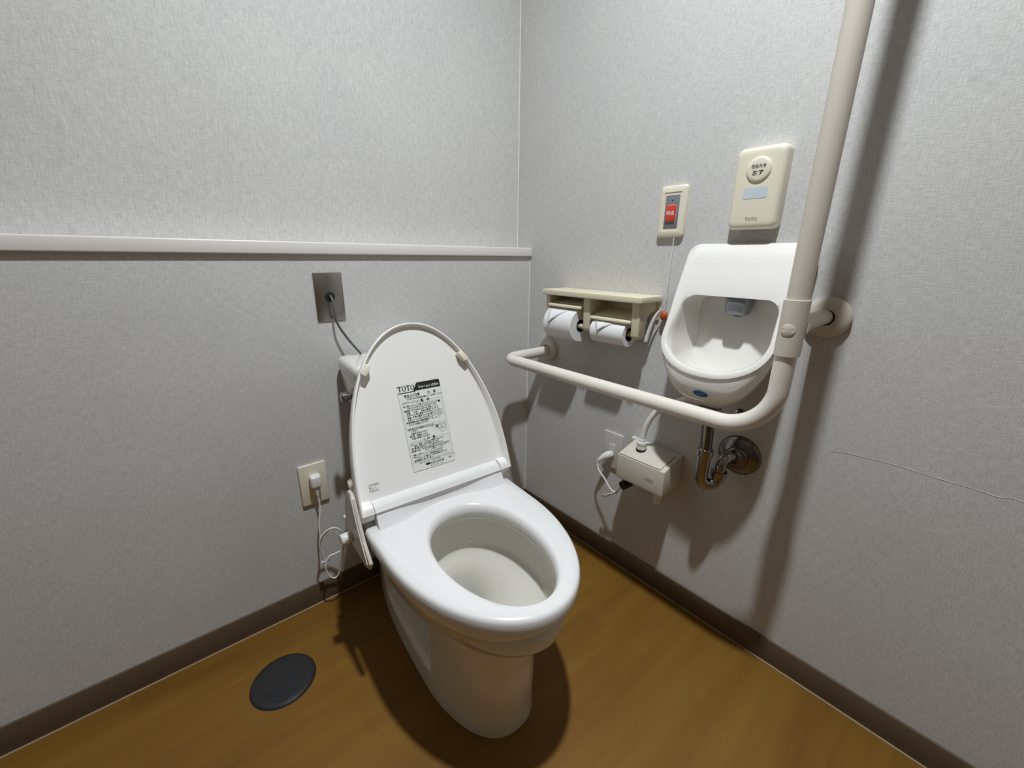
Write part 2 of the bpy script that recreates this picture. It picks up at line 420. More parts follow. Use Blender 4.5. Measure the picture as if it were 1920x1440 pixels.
br_.append(ring3(inset(IH, -.004), .360)); br_.append(ring3(inset(IH, -.006), .345)); br_.append(ring3(inset(IH, -.003), .320))
for ax, vb, vf, z in ((.128, .358, .716, .300), (.126, .360, .706, .290), (.121, .362, .690, .280), (.112, .366, .668, .2715), (.099, .372, .642, .264), (.086, .380, .610, .256), (.070, .388, .575, .246), (.056, .392, .545, .226), (.044, .396, .505, .205), (.037, .398, .485, .17), (.032, .400, .475, .12)):
    br_.append(ring3(oval(ax, vb, vf), z))
bmb = MB().loft(br_, False, True); nb_ = len(br_[0])
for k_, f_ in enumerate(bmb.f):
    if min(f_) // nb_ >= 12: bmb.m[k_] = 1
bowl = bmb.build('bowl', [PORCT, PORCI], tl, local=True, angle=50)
MB().loft([ring3(oval(.0395, .398, .492), .1795), ring3(oval(.0395, .398, .492), .180)], True, True).build('water', WATER, tl, local=True)

# pedestal with the hollowed side behind the front column
def ped_ring(z, n=260):
    vf = .642 + .006 * sstep(.03, .12, z) + .010 * sstep(.16, .25, z)
    vb = .035; a = .117 - .008 * math.sin(min(1, z / .26) * PI)
    bl = .222 + (vf - .642)
    right = []
    m = n // 2
    for k in range(m + 1):
        t = k / m                      # 0 front tip -> 1 back centre
        if t < .45:
            an = PI / 2 * (t / .45); u = a * math.sin(an) ** .82; v = (vf - bl) + bl * math.cos(an)
        elif t < .9:
            f = (t - .45) / .45; v = lerp(vf - bl, vb + .035, f); u = lerp(a, .090, f ** 3)
        else:
            f = (t - .9) / .1; an = PI / 2 * f; v = vb + .035 - .035 * math.sin(an); u = .090 * math.cos(an)
        # recess in the side
        lo_ = .050 + .14 * sstep(.17, .06, v); top = sstep(lo_, lo_ + .016, z)
        mk = top * sstep(.07, .13, v) * sstep(.452, .436, v) * sstep(.242, .215, z)
        u -= mk * .062 * min(1, u / .09)
        right.append(Vector((u, v, z)))
    left = [Vector((-p.x, p.y, p.z)) for p in right[-2:0:-1]]
    return [T(p.x + .004, p.y, p.z) for p in right + left]
zz = [0, .004, .02, .035, .045, .049, .052, .055, .058, .061, .064, .067, .075, .085, .10, .12, .14, .16, .175, .19, .20, .21, .22, .235, .25]
ped = MB().loft([ped_ring(z) for z in zz], True, False).build('pedestal', PORCT, tl, local=True, angle=45)
# fixing-bolt hole and a scuff on the column
MB().lathe(T(-.0450, .425, .115), (-1, 0, 0), [(0, .005), (.0015, .0045)], 16).build('bolt_hole', BLACK, tl, local=True)

# tank
def rr3(w, vb, vf, z, r):
    return [T(x, (vb + vf) / 2 + y, z) for x, y in rrect(w, vf - vb, r, 6)]
tk = MB().loft([rr3(.19, .03, .15, .395, .03), rr3(.20, .03, .155, .55, .03), rr3(.225, .025, .165, .585, .035), rr3(.243, .022, .175, .62, .035),
                rr3(.252, .02, .18, .66, .03), rr3(.258, .02, .185, .700, .025)])
tk.build('tank', PORC, tl, local=True, angle=50)
MB().loft([rr3(.258, .018, .187, .700, .025), rr3(.264, .016, .190, .706, .026), rr3(.264, .016, .190, .722, .026), rr3(.258, .019, .187, .730, .024), rr3(.244, .026, .180, .734, .02), rr3(.2, .05, .16, .7345, .02)]).build('tank_lid', PORC, tl, local=True, angle=60)
k1 = MB().lathe(T(-.126, .135, .655), (-1, 0, 0), [(0, .018), (.004, .018), (.006, .014), (.012, .009), (.018, .009), (.020, .0125), (.030, .0125), (.033, .009)], 28).build('flush_handle', CHROME, tl, local=True)

# rear housing with hinge barrel, swept across
NU = 60
hr = []
for i in range(NU + 1):
    u = lerp(-.166, .166, i / NU); c = math.exp(-((u / .10) ** 4))
    vf = .364 - .012 * c; zb = ZT - .003 + .004 * c
    prof = [(.245, .395), (.245, .43), (.275, .452), (.298, .4605), (.312, .4655), (.322, .4670), (.331, .4660), (.338, .4630), (.343, .4580), (lerp(.345, vf, .2), .4515), (lerp(.345, vf, .5), .4415), (lerp(.345, vf, .75), .4325), (vf + .002, .4255), (vf + .007, zb + .0015), (vf + .016, zb - .004), (.36, .395)]
    hr.append([T(u, v, z) for v, z in prof])
MB().loft(hr).build('rear_housing', PLAS, tl, local=True, angle=60)
# body under the hinge ends, and the side control box on the left
MB().box(-.188, .188, -.38, -.24, .384, .414, .004).build('seat_base', PLASL, tl, local=True)
bx = [(.243, .352), (.248, .40), (.258, .445), (.275, .478), (.295, .496), (.312, .498), (.328, .490), (.345, .455), (.372, .41), (.41, .378), (.402, .360), (.375, .350), (.30, .350)]
cb = MB().prism([T(-.1985, v, z) for v, z in bx], (-.0085, 0, 0), .003, seg=3).build('control_box', BEIGEP, tl, local=True)
MB().tube([T(-.2068, v, z) for v, z in ((.322, .494), (.334, .466), (.345, .443), (.366, .410), (.398, .372))], .0022, 8).build('seam_ridge', PLASL, cb, local=True)
dial = MB().lathe(T(-.2045, .285, .372), (-1, -0.05, 0), [(0, .0115), (.004, .0118), (.006, .0135), (.023, .0130), (.026, .0115)], 28).build('temperature_dial', WHITEP, tl, local=True)
MB().lathe(T(-.219, .2985, .3725), (0, -1, 0.1), [(-.001, .004), (.0008, .0038)], 14).build('dial_mark', INKG, dial, local=True)

# raised lid, leaning back
HV, HZ = .327, .448
E = Vector((0, .14, .38)).normalized()     # up the lid, in (u, y, z); toilet y = -v so leaning back is +y
Nn = Vector((0, -.38, .14)).normalized()   # faces the room
def LF(u, s, n): return Vector((u, -HV, HZ)) + E * s + Nn * n
def lid_outline(dn=0.0, n=96):
    a, b, ex = .197 - dn, .405 - dn, 2.07; pts = []
    for k in range(n + 1):
        t = PI * k / n; c, s_ = math.cos(t), math.sin(t)
        pts.append((a * math.copysign(abs(c) ** (2 / ex), c), .02 + (b - .02) * abs(s_) ** (2 / ex)))
    return pts
def lring(dn, n, s0=-.004):
    P = lid_outline(dn); P = [(P[0][0], s0)] + P + [(P[-1][0], s0)]
    return [LF(u, s, n(s) if callable(n) else n) for u, s in P]
rimh = lambda s: lerp(.027, .012, sstep(.10, .38, s))
lr = [lring(.010, -.010), lring(.002, -.006), lring(0, 0), lring(0, lambda s: rimh(s) - .001), lring(.001, rimh), lring(.0035, rimh), lring(.0045, lambda s: rimh(s) - .001), lring(.0055, .004), lring(.009, .0008), lring(.015, 0)]
lid = MB().loft(lr).build('lid', PLASL, tl, local=True, angle=50)
tag(lid, 'raised oval lid showing its inner face')
for sgn in (-1, 1):
    MB().lathe(Vector((sgn * .1675, -HV, HZ)), (sgn, 0, 0), [(0, .0205), (.001, .0215), (.026, .0215), (.0295, .0195), (.031, .015)], 36).build('hinge_cap', PLASL, lid, local=True)
for sgn, s0 in ((-1, .312), (1, .312)):
    a, b, ex = .197, .405, 2.07
    u_ = sgn * a * (1 - ((s0 - .02) / (b - .02)) ** ex) ** (1 / ex)
    t2 = Vector((-sgn * .60, .80)); t1 = Vector((-sgn * .80, -.60)); c0 = Vector((u_, s0)) + t1 * .009
    pts = []
    for x, y in rrect(.014, .028, .004, 3):
        p_ = c0 + t1 * x + t2 * y; pts.append(LF(p_.x, p_.y, .001))
    MB().prism(pts, Nn * .021, .0015).build('rubber_bumper', CREAM, lid, local=True)

# warning label on the lid (width .112, height .208)
LW, LH = .112, .210
def LB(x, y, z=0): return LF(-.058 + x, .052 + y, .0006 + z)
wl = MB()
wl.add([LB(x + LW / 2, y + LH / 2) for x, y in rrect(LW, LH, .004)], [tuple(range(28))], 0)
Z1 = .0003
def lrect(x0, y0, x1, y1, mi=1, dz=Z1): wl.add([LB(x0, y0, dz), LB(x1, y0, dz), LB(x1, y1, dz), LB(x0, y1, dz)], [(0, 1, 2, 3)], mi)
def frame(x0, y0, x1, y1, r=.003, t=.0005, mi=2):
    a = [(x + (x0 + x1) / 2, y + (y0 + y1) / 2) for x, y in rrect(x1 - x0, y1 - y0, r, 4)]
    b = [(x + (x0 + x1) / 2, y + (y0 + y1) / 2) for x, y in rrect(x1 - x0 - 2 * t, y1 - y0 - 2 * t, r - t, 4)]
    n = len(a); wl.add([LB(*p, Z1) for p in a + b], [(i, (i + 1) % n, n + (i + 1) % n, n + i) for i in range(n)], mi)
lrect(0, .003, .0005, LH - .0225, 2); lrect(.003, 0, LW - .003, .0005, 2); lrect(LW - .0005, .003, LW, LH - .0205, 2)
wl.add([LB(*p, Z1) for p in ((.040, LH - .0205), (.049, LH - .004), (.0515, LH - .0015), (LW - .003, LH - .0015), (LW - .0005, LH - .004), (LW - .0005, LH - .0205))], [(0, 1, 2, 3, 4, 5)], 1)
wl.add([LB(0, LH - .0225, Z1), LB(.045, LH - .0225, Z1), LB(.045, LH - .0205, Z1), LB(0, LH - .0205, Z1)], [(0, 1, 2, 3)], 1)
serif_toto(wl, LB, .0015, LH - .0175, .0125, 1, .80, Z1)
def tx(b, s, x, y, mi=1, al='LEFT', sx=1.0, bold=.00006): text_into(wl, b, s, LB, x, y, mi, al, sx, bold, Z1 * (2 if mi == 0 else 1))
tx('ウォームレットS', .0088, .053, LH - .0165, 0, sx=.75, bold=.0001); tx('TCF109', .0085, .0905, LH - .0165, 0, sx=.62, bold=.0001)
tx('安全上の注意', .0088, .014, LH - .0335, sx=.76, bold=.00018); tx('抗　菌', .0080, .074, LH - .0330, sx=.95, bold=.0001)
tx('ご使用の前に取扱説明書をよくお読みください', .0046, .017, LH - .0395)
tx('必ずお守りください', .0042, .006, LH - .0465, 2)
frame(.004, .098, LW - .004, LH - .047)
def tri(x, y, s): wl.add([LB(x, y, Z1), LB(x + s, y, Z1), LB(x + s / 2, y + s * .88, Z1)], [(0, 1, 2)], 1); wl.add([LB(x + s * .18, y + s * .10, Z1 * 2), LB(x + s * .82, y + s * .10, Z1 * 2), LB(x + s * .5, y + s * .68, Z1 * 2)], [(0, 1, 2)], 0); tx('!', s * .75, x + s * .42, y + s * .13)
tri(.042, LH - .0490, .0072); tx('警　告', .0078, .053, LH - .0490, bold=.0002)
body1 = ['●便座やふたの上に乗ったり立ったりしない', '　（割れてけがをするおそれがあります）', '●電源プラグはぬれた手で抜き差ししない', '　感電、　火災、　故障の原因になります', '　お手入れの時は電源プラグを抜いてください', '　高温、多湿な場所での使用は避けてください', '　交流１００Ｖ以外では使用しないでください', '●長時間座る時は温度調節を「切」にして', '　やけどの原因になります']
for i, t_ in enumerate(body1): tx(t_, .0050, .007, LH - .0560 - i * .0056, sx=.93, bold=.0001)
wl.lathe(LB(.100, LH - .0555, Z1 * .5), Nn, [(0, .003), (.0002, .003)], 18, mi=1)
lrect(.006, LH - .1068, LW - .006, LH - .1063, 2)
body2 = ['●便座に水や洗剤をかけないで', '　ください', '　感電や火災のおそれ', '●分解、改造をしない', '　感電の原因になります']
for i, t_ in enumerate(body2): tx(t_, .0050, .008, .0985 - i * .0056, sx=.93, bold=.0001)
# prohibition ring, cross and little figures
for (cx, cy, ro, ri, mi) in ((.071, .098, .0034, .0028, 1), (.0885, .092, .0055, .0049, 2), (.101, .093, .0060, .0055, 2), (.094, .083, .0050, .0044, 2)):
    n = 20; vs = []
    for k in range(n): a = 2 * PI * k / n; vs += [LB(cx + ro * math.cos(a), cy + ro * 1.1 * math.sin(a), Z1), LB(cx + ri * math.cos(a), cy + ri * 1.1 * math.sin(a), Z1)]
    wl.add(vs, [(2 * k, 2 * ((k + 1) % n), 2 * ((k + 1) % n) + 1, 2 * k + 1) for k in range(n)], mi)
def stroke(x0, y0, x1, y1, t, mi=1):
    d = Vector((x1 - x0, y1 - y0)).normalized() * t / 2; wl.add([LB(x0 - d.y, y0 + d.x, Z1 * 1.5), LB(x0 + d.y, y0 - d.x, Z1 * 1.5), LB(x1 + d.y, y1 - d.x, Z1 * 1.5), LB(x1 - d.y, y1 + d.x, Z1 * 1.5)], [(0, 1, 2, 3)], mi)
stroke(.0775, .0985, .0855, .090, .0017); stroke(.0775, .090, .0855, .0985, .0017)
for q in ((.085, .086, .090, .080), (.090, .100, .096, .086), (.098, .099, .104, .084), (.103, .101, .106, .084), (.086, .097, .092, .088), (.0985, .080, .106, .080)): stroke(*q, .0005, 2)
frame(.004, .052, LW - .004, .0700)
tri(.040, .0680, .0066); tx('注　意', .0072, .050, .0680, bold=.0002)
for i, t_ in enumerate(['●ストーブの近く、日のあたる場所では使わない', '　（変色、破損、故障の原因になります）', '●便座を急に倒さない、ふたに寄りかからない']): tx(t_, .0046, .007, .0628 - i * .0048, sx=.86, bold=.0001)
frame(.004, .0225, LW - .004, .0505, .0025)
tx('お手入れ', .0056, .006, .0458, bold=.0002)
tx('薄めた中性洗剤をしみ込ませた布で', .0044, .034, .0468); tx('かるくふき取ってください', .0044, .040, .0422)
for i, t_ in enumerate(['●乾いた布やトイレットペーパーでふかない', '●シンナー、ベンジン、酸性洗剤は使わない', '　プラスチックが傷つき、火災の原因になります', '●抗菌剤を使用しています']): tx(t_, .0044, .008, .0372 - i * .0046, sx=.9, bold=.0001)
lrect(.001, .0205, LW - .001, .0209, 2)
tx('お問い合わせは　お客様相談室へ　（フリーダイヤル）', .0040, .018, .0160, 2)
lrect(.034, .0085, .046, .0135); tx('0120-1010-05', .0088, .047, .0078, sx=.72, bold=.00025); tx('受付', .0040, .096, .0105)
tx('ホームページ　www', .0038, .045, .0030)
wlo = wl.build('warning_label', [LABELM, INK, INKG], lid, local=True, fix=False)
tag(wlo, 'white sticker of small black print')
mk = MB()
def LM(x, y, z=0): return LF(-.165 + x, .038 + y, .0004 + z)
for i, t_ in enumerate(('合成樹脂', '便ふた', '抗菌ABS')): text_into(mk, t_, .0060, LM, 0, .0065 * (2 - i), 0)
mk.build('printed_mark', INKG, lid, local=True, fix=False)

# ================================================================== POWER CORD OF THE SEAT
ox, oz = -0.8241, 0.4470
wo = empty('wall_outlet', (ox + .035, 0, oz - .06), 'cream wall outlet plate low on the back wall left of the toilet', 'outlet')
MB().box(ox, ox + .070, -.0075, -.0002, oz - .120, oz, .003).build('cover_plate', CREAM, wo)
MB().box(ox + .0235, ox + .0465, -.010, -.006, oz - .083, oz - .037, .001, 2).build('socket', CREAM, wo)
pc = empty('power_cord', (ox + .035, -.03, oz - .04), 'white power cord looping from the cream outlet to the toilet seat', 'power cord')
MB().prism([(ox + .0225, -.010, oz - .060), (ox + .0495, -.010, oz - .060), (ox + .0495, -.010, oz - .026), (ox + .0225, -.010, oz - .026)], (0, -.022, -.003), .005, seg=3).tube([(ox + .036, -.020, oz - .056), (ox + .0362, -.021, oz - .070), (ox + .0365, -.022, oz - .090)], [.0085, .0065, .0036], 14).build('plug', WHITEP, pc)
def q(u, v, z):   # toilet -> world
    c, s_ = math.cos(TH), math.sin(TH); x, y = u, -v
    return (TX + c * x - s_ * y, s_ * x + c * y, z)
cp = [(ox + .0365, -.022, oz - .088), (ox + .037, -.024, .32), (-.797, -.030, .27), (-.800, -.034, .225), (-.806, -.040, .195), (-.803, -.05, .235), (-.787, -.06, .262), (-.766, -.062, .252),
      (-.757, -.060, .215), (-.758, -.062, .165), (-.768, -.06, .120), (-.782, -.058, .105), (-.796, -.056, .120), (-.801, -.055, .150), (-.790, -.055, .178), (-.770, -.058, .183), (-.752, -.062, .190), (-.742, -.066, .215), (-.746, -.068, .245), (-.765, -.066, .268), (-.785, -.062, .268), (-.803, -.058, .25), (-.808, -.054, .22), (-.800, -.05, .17), (-.786, -.048, .163)]
cp2 = [(-.786, -.048, .163), (-.778, -.07, .20), (-.770, -.12, .275), (-.768, -.17, .325), (-.768, -.205, .352), q(-.206, .243, .372)]
MB().tube(spline(cp), .0023, 10).build('cable', WHITEP, pc)
cp3 = [(-.768, -.06, .120), (-.756, -.062, .165), (-.752, -.075, .225), (-.755, -.12, .285), (-.766, -.19, .345), q(-.198, .238, .386)]
MB().tube(spline(cp3), .0023, 10).build('cable', WHITEP, pc)
e_ = q(-.195, .236, .388)
MB().box(e_[0] - .011, e_[0] + .006, e_[1] - .007, e_[1] + .012, e_[2] - .007, e_[2] + .007, .002).build('connector', WHITEP, pc)
MB().lathe((-.802, -.047, .165), (1, 0, .3), [(-.006, .004), (0, .006), (.006, .004)], 12).build('cable_tie', WHITEP, pc)

# ================================================================== STEEL CABLE PLATE + GREY CABLE
sx_, sz_ = -0.7248, 0.9438
sp = empty('cable_outlet_plate', (sx_ + .035, 0, sz_ - .06), 'brushed steel cable outlet plate under the ledge on the back wall', 'wall plate')
MB().box(sx_, sx_ + .070, -.004, -.0002, sz_ - .120, sz_, .0018, 2).build('steel_plate', STEEL, sp)
MB().lathe((sx_ + .035, -.0035, sz_ - .060), (0, -1, 0), [(0, .0125), (.001, .0125), (.0015, .009)], 28).build('rubber_bush', BLACK, sp)
for dz_ in (-.010, -.110): MB().lathe((sx_ + .035, -.0035, sz_ + dz_), (0, -1, 0), [(0, .003), (.001, .0028)], 14).build('screw', GREYM, sp)
gp = spline([(sx_ + .035, .004, sz_ - .058), (sx_ + .0355, -.012, sz_ - .060), (sx_ + .036, -.022, sz_ - .080), (sx_ + .037, -.025, sz_ - .115), (-.680, -.028, .805), (-.664, -.033, .775), (-.650, -.040, .752), (-.640, -.045, .7365)])
tag(MB().tube(gp, .0031, 12).build('grey_cable', GREYC), 'thin grey cable running from the steel wall plate down to the toilet tank', 'cable')

# ================================================================== GRAB BAR
BX, BR = -.200, .0172
yl, yr, zb_, zc_ = -.112, -.888, .672, .878
gb = empty('grab_bar', (0, -.5, zb_), 'beige L-shaped grab bar on the right wall, running low then up past the basin', 'grab bar')
path = fillet3([(-.010, yl, zb_), (BX, yl, zb_), (BX, yr, zb_), (BX, yr, 2.25)], [.045, .095], 14)
i_ = [k for k, p in enumerate(path) if p.z > zb_ + .09][0]
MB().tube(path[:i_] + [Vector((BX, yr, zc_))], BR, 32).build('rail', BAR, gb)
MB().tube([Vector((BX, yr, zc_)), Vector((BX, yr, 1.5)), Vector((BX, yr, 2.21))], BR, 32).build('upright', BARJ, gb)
jt = MB().lathe((BX, yr, zc_ - .052), (0, 0, 1), [(0, BR), (.0005, BR + .0030), (.096, BR + .0030), (.0965, BR)], 36, cap=False)
jt.tube([(BX + .005, yr, zc_ - .004), (BX + .03, yr, zc_ - .003), (BX + .055, yr, zc_), (-.012, yr, zc_)], [.0225, .020, .0148, .0146], 28)
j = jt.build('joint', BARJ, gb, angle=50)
cp_ = []
for f_, dr_ in ((1, -.001), (1, .0006), (.92, .0011), (.01, .0011)):
    ring = []
    for k in range(36):
        a = 2 * PI * k / 36; th_ = PI + .0115 * f_ * math.cos(a) / (BR + .003); rr_ = BR + .003 + dr_
        ring.append((BX + rr_ * math.cos(th_), yr + rr_ * math.sin(th_), zc_ - .006 + .0105 * f_ * math.sin(a)))
    cp_.append(ring)
MB().loft(cp_, False, True).build('screw_cap', BARJ, j, angle=40)
def flange(y, z, r, hole=BR + .001):
    MB().lathe((0, y, z), (-1, 0, 0), [(0.0002, r), (.010, r), (.014, r - .004), (.017, r - .012), (.018, r - .022), (.018, hole), (.012, hole)], 48, cap=False).build('wall_flange', BARJ, gb, angle=50)
flange(yl, zb_ + .003, .040); flange(yr - .003, zc_ - .001, .0405, .0156)
# upper end of the upright, above the frame
MB().tube([(BX, yr, 2.20), (BX + .04, yr, 2.20), (-.01, yr, 2.20)], [.02, .0148, .0146], 24).lathe((BX, yr, 2.15), (0, 0, 1), [(0, BR), (.0005, BR + .003), (.0965, BR + .003), (.097, .001)], 32, cap=False).build('joint', BARJ, gb)
MB().lathe((0, yr, 2.20), (-1, 0, 0), [(0.0002, .04), (.010, .04), (.017, .028), (.018, .018)], 40).build('wall_flange', BARJ, gb)

# ================================================================== HAND BASIN
YC = -.7245
def dpl(z): return .0125 + .560 * (1.02 - z) if z > .91 else .0125 + .560 * .11 + .537 * (.91 - z)
def outline(Wt, W, ztop, rc, zc, zt, n=120, nn=2.2):
    pts = [(0, ztop)]
    ax = Wt - rc
    for k in range(9): t = PI / 2 * k / 8; pts.append((ax + rc * math.sin(t), ztop - rc + rc * math.cos(t)))
    for k in range(1, 9): f = k / 9; pts.append((lerp(Wt, W, f), lerp(ztop - rc, zc, f)))
    for k in range(31):
        t = PI / 2 * k / 30; pts.append((W * math.cos(t) ** (2 / nn), zc - (zc - zt) * math.sin(t) ** (2 / nn)))
    full = pts + [(-y, z) for y, z in pts[-2:0:-1]]
    return [(p.x, p.y) for p in resample([Vector((a, b)).to_3d() for a, b in full], n)]
OUT = outline(.1330, .1215, 1.020, .022, .826, .7425)
INN = outline(.1045, .1090, .907, .030, .826, .7555)
def wp(y, d, z): return (-d, YC + y, z)
def bez(a, b, c, t): return tuple((1 - t) ** 2 * a[i] + 2 * t * (1 - t) * b[i] + t * t * c[i] for i in range(3))
N_ = len(OUT)
ext = []
for (y, z) in OUT:
    h = max(0, min(1, (z - .7406) / .20)); g = sstep(.02, .62, h)
    P0 = (y, dpl(z) - .004, z - .003); P2 = (y * lerp(.30, .96, g), lerp(.104, .0005, g), lerp(.660, max(z - .06 * (1 - h), .66), g))
    P1 = (y * lerp(.86, .99, g), lerp(.160, dpl(z) * .45, g), lerp(.684, z - .012, g))
    ext.append([P0] + [bez(P0, P1, P2, t / 12) for t in range(1, 13)])
rings = []
rings.append([wp(0, .045, .70)] * N_)
for k in range(12, 0, -1): rings.append([wp(*e[k]) for e in ext])
cen = (0, .85)
def off(y, z, s): return (y * s, cen[1] + (z - cen[1]) * (1 + (s - 1) * .8))
rings.append([wp(y * 1.0, dpl(z) - .0045, z) for y, z in OUT])
rings.append([wp(y * .997, dpl(z) - .001, z - (.0003 if z > .8 else -.0003)) for y, z in OUT])
rings.append([wp(lerp(y, a, .28), dpl(lerp(z, b, .28)) + .0008, lerp(z, b, .28)) for (y, z), (a, b) in zip(OUT, INN)])
rings.append([wp(lerp(y, a, .60), dpl(lerp(z, b, .60)) + .0010, lerp(z, b, .60)) for (y, z), (a, b) in zip(OUT, INN)])
rings.append([wp(lerp(y, a, .88), dpl(lerp(z, b, .88)), lerp(z, b, .88)) for (y, z), (a, b) in zip(OUT, INN)])
rings.append([wp(a, dpl(b) - .003, b) for a, b in INN])
inn = []
for (y, z) in INN:
    h = max(0, min(1, (z - .754) / (.908 - .754)))
    P0 = (y * .985, dpl(z) - .006, z - (.001 if z > .88 else -.001)); an = math.atan2(z - .84, y) if (abs(y) > 1e-9 or abs(z - .84) > 1e-9) else 0
    P1 = (y * .98, lerp(.10, .010, sstep(0, .35, h)), lerp(.716, z - .004, sstep(0, .5, h)))
    P2 = (y * lerp(.50, .80, h), lerp(.045, .004, sstep(0, .35, h)), lerp(.706, .892, h) - .03 * math.sin(h * PI))
    P3 = (.014 * math.cos(an), .046 - .009 * math.sin(an), .700)
    row = []
    for t_ in range(15):
        t = t_ / 14; w0, w1, w2 = (1 - t) ** 2, 2 * t * (1 - t) * 1.8, t * t; W_ = w0 + w1 + w2
        row.append(tuple((w0 * P0[i] + w1 * P1[i] + w2 * P2[i]) / W_ for i in range(3)))
    Q1 = (y * lerp(.30, .42, h), .0035, .722)
    for t_ in range(1, 11):
        t = t_ / 10; w0, w1, w2 = (1 - t) ** 2, 2 * t * (1 - t) * 2.5 * sstep(0, .4, h), t * t; W_ = w0 + w1 + w2
        row.append(tuple((w0 * P2[i] + w1 * Q1[i] + w2 * P3[i]) / W_ for i in range(3)))
    inn.append(row)
for k in range(25): rings.append([wp(*e[k]) for e in inn])
rings.append([wp(0, .046, .692)] * N_)
hb = empty('hand_basin', (0, YC, .66), 'small white wall-mounted hand-wash basin with a hooded bowl on the right wall', 'basin')
bm_ = MB().loft(rings, False, False)
bo = bm_.build('bowl', PORC, hb, angle=60)
_b = bmesh.new(); _b.from_mesh(bo.data); bmesh.ops.remove_doubles(_b, verts=_b.verts[:], dist=1e-6); bmesh.ops.recalc_face_normals(_b, faces=_b.faces[:]); _b.to_mesh(bo.data); _b.free()
# faucet head
fy = YC - .010
fr = []
for z, hw, d0, d1, r in ((.906, .0235, .020, .074, .006), (.903, .0240, .020, .077, .010), (.893, .0240, .024, .079, .012), (.880, .0232, .032, .079, .012), (.872, .0222, .038, .077, .010), (.869, .019, .044, .072, .008)):
    fr.append([(-(d0 + d1) / 2 + x, fy + y, z) for x, y in rrect(d1 - d0, hw * 2, r, 5)])
MB().loft([[(x + .010, y, z) for x, y, z in r_] for r_ in fr]).lathe((-.050, fy - .002, .870), (0, 0, -1), [(0, .0095), (.005, .009), (.006, .006)], 20).build('faucet', FAUC, hb, angle=50)
# drain in the bowl
MB().lathe((-.046, YC, .7005), (0, 0, 1), [(0, .015), (.0015, .014)], 24).build('drain', CHROME, hb)

# ================================================================== DRAIN PIPE
DY = -.727
dp = empty('drain_pipe', (-.06, -.76, .46), 'tarnished chrome trap pipe running from under the hand basin into the wall', 'pipe')
MB().lathe((-.088, DY, .6575), (0, 0, -1), [(0, .026), (.004, .026), (.005, .020), (.014, .020), (.015, .024), (.026, .024), (.027, .0215), (.036, .0215), (.037, .015)], 8).build('tail_nut', DKCHROME, dp, angle=25)
MB().tube([(-.088, DY, .64), (-.088, -.7305, .545)], .0138, 24).build('tail_pipe', DKCHROME, dp)
MB().lathe((-.088, -.7305, .534), (0, 0, 1), [(0, .017), (.001, .0185), (.016, .0185), (.017, .016), (.019, .0145)], 28).build('slip_nut', CHROME, dp)
A = Vector((-.088, -.7305, 0)); Bv = Vector((-.056, -.7575, 0)); ctr = (A + Bv) / 2; R_ = (B_ := (Bv - A)).length / 2; dirv = B_.normalized()
up_ = [Vector((A.x, A.y, .538)), Vector((A.x, A.y, .50))] + [Vector((ctr.x, ctr.y, .478)) + dirv * (-R_ * math.cos(t)) - Vector((0, 0, R_ * 1.05 * math.sin(t))) for t in [PI * k / 16 for k in range(17)]] + [Vector((Bv.x, Bv.y, .488))]
MB().tube(up_, .0150, 26).build('trap', CHROME, dp)
MB().lathe((Bv.x, Bv.y, .478), (0, 0, 1), [(0, .016), (.001, .0185), (.014, .0185), (.015, .015)], 28).build('slip_nut', CHROME, dp)
op = fillet3([(Bv.x, Bv.y, .488), (Bv.x, Bv.y, .527), (-.004, -.7755, .527)], .026, 10)
MB().tube(op, .0138, 26).build('outlet_pipe', CHROME, dp)
MB().lathe((0, -.7765, .525), (-1, 0, 0), [(.0002, .050), (.003, .0495), (.008, .045), (.012, .034), (.0135, .026), (.016, .025), (.020, .0245), (.023, .021), (.024, .0148)], 48).build('wall_flange', DKCHROME, dp, angle=45)
bs = 0
for (yy, z_) in ((-.655, .608), (-.7615, .632)):
    MB().lathe((0, yy, z_), (-1, 0, 0), [(.0002, .010), (.003, .010), (.0035, .006), (.012, .006), (.013, .004)], 16).build('mounting_bolt', CHROME, hb)

# ================================================================== AUTOMATIC VALVE BOX AND ITS HOSE
by0, by1, bz0, bz1 = -.640, -.492, .374, .449
vb = empty('valve_box', (0, (by0 + by1) / 2, bz0), 'ivory plastic valve box under the basin with a hose entering its top', 'valve box')
body = MB().prism([(-.001, by1, bz0 + .004), (-.094, by1, bz0), (-.094, by1, bz1), (-.001, by1, .472)], (0, by0 - by1, 0), .003, seg=3)
b1 = body.build('housing', BOXM, vb)
MB().prism([(-.022, by1 - .004, .4675), (-.093, by1 - .004, bz1 + .0005), (-.093, by0 + .013, bz1 + .0005), (-.022, by0 + .013, .4675)], (0, 0, .0035), .0012).build('top_cover', BOXM, vb)
MB().box(-.014, 0, by1 - .004, by1 + .012, .458, .474, .003).build('mounting_tab', BOXM, vb)
MB().lathe((-.050, -.5385, .459), (0, 0, 1), [(0, .0145), (.009, .0145)], 24).build('rubber_seal', BLACK, vb)
MB().lathe((-.050, -.5385, .468), (0, 0, 1), [(0, .0130), (.014, .0130), (.015, .0145), (.021, .0145), (.022, .011), (.030, .0095), (.031, .007)], 28).build('hose_nut', WHITEP, vb)
hp = spline([(-.050, -.5385, .485), (-.050, -.541, .515), (-.049, -.550, .550), (-.046, -.568, .585), (-.041, -.595, .612), (-.035, -.625, .632), (-.03, -.652, .650), (-.03, -.668, .668)])
tag(MB().tube(hp, .0078, 18).build('hose', PLASL, vb), 'flexible beige supply hose')
MB().tube([(-.06, -.520, bz0 + .006), (-.060, -.520, bz0 - .016)], .012, 20).lathe((-.054, -.520, bz0 - .020), (-1, .25, -.15), [(0, .010), (.004, .013), (.034, .013), (.035, .009), (.033, .0085), (.033, .001)], 24).build('strainer_knob', BLACK, vb)
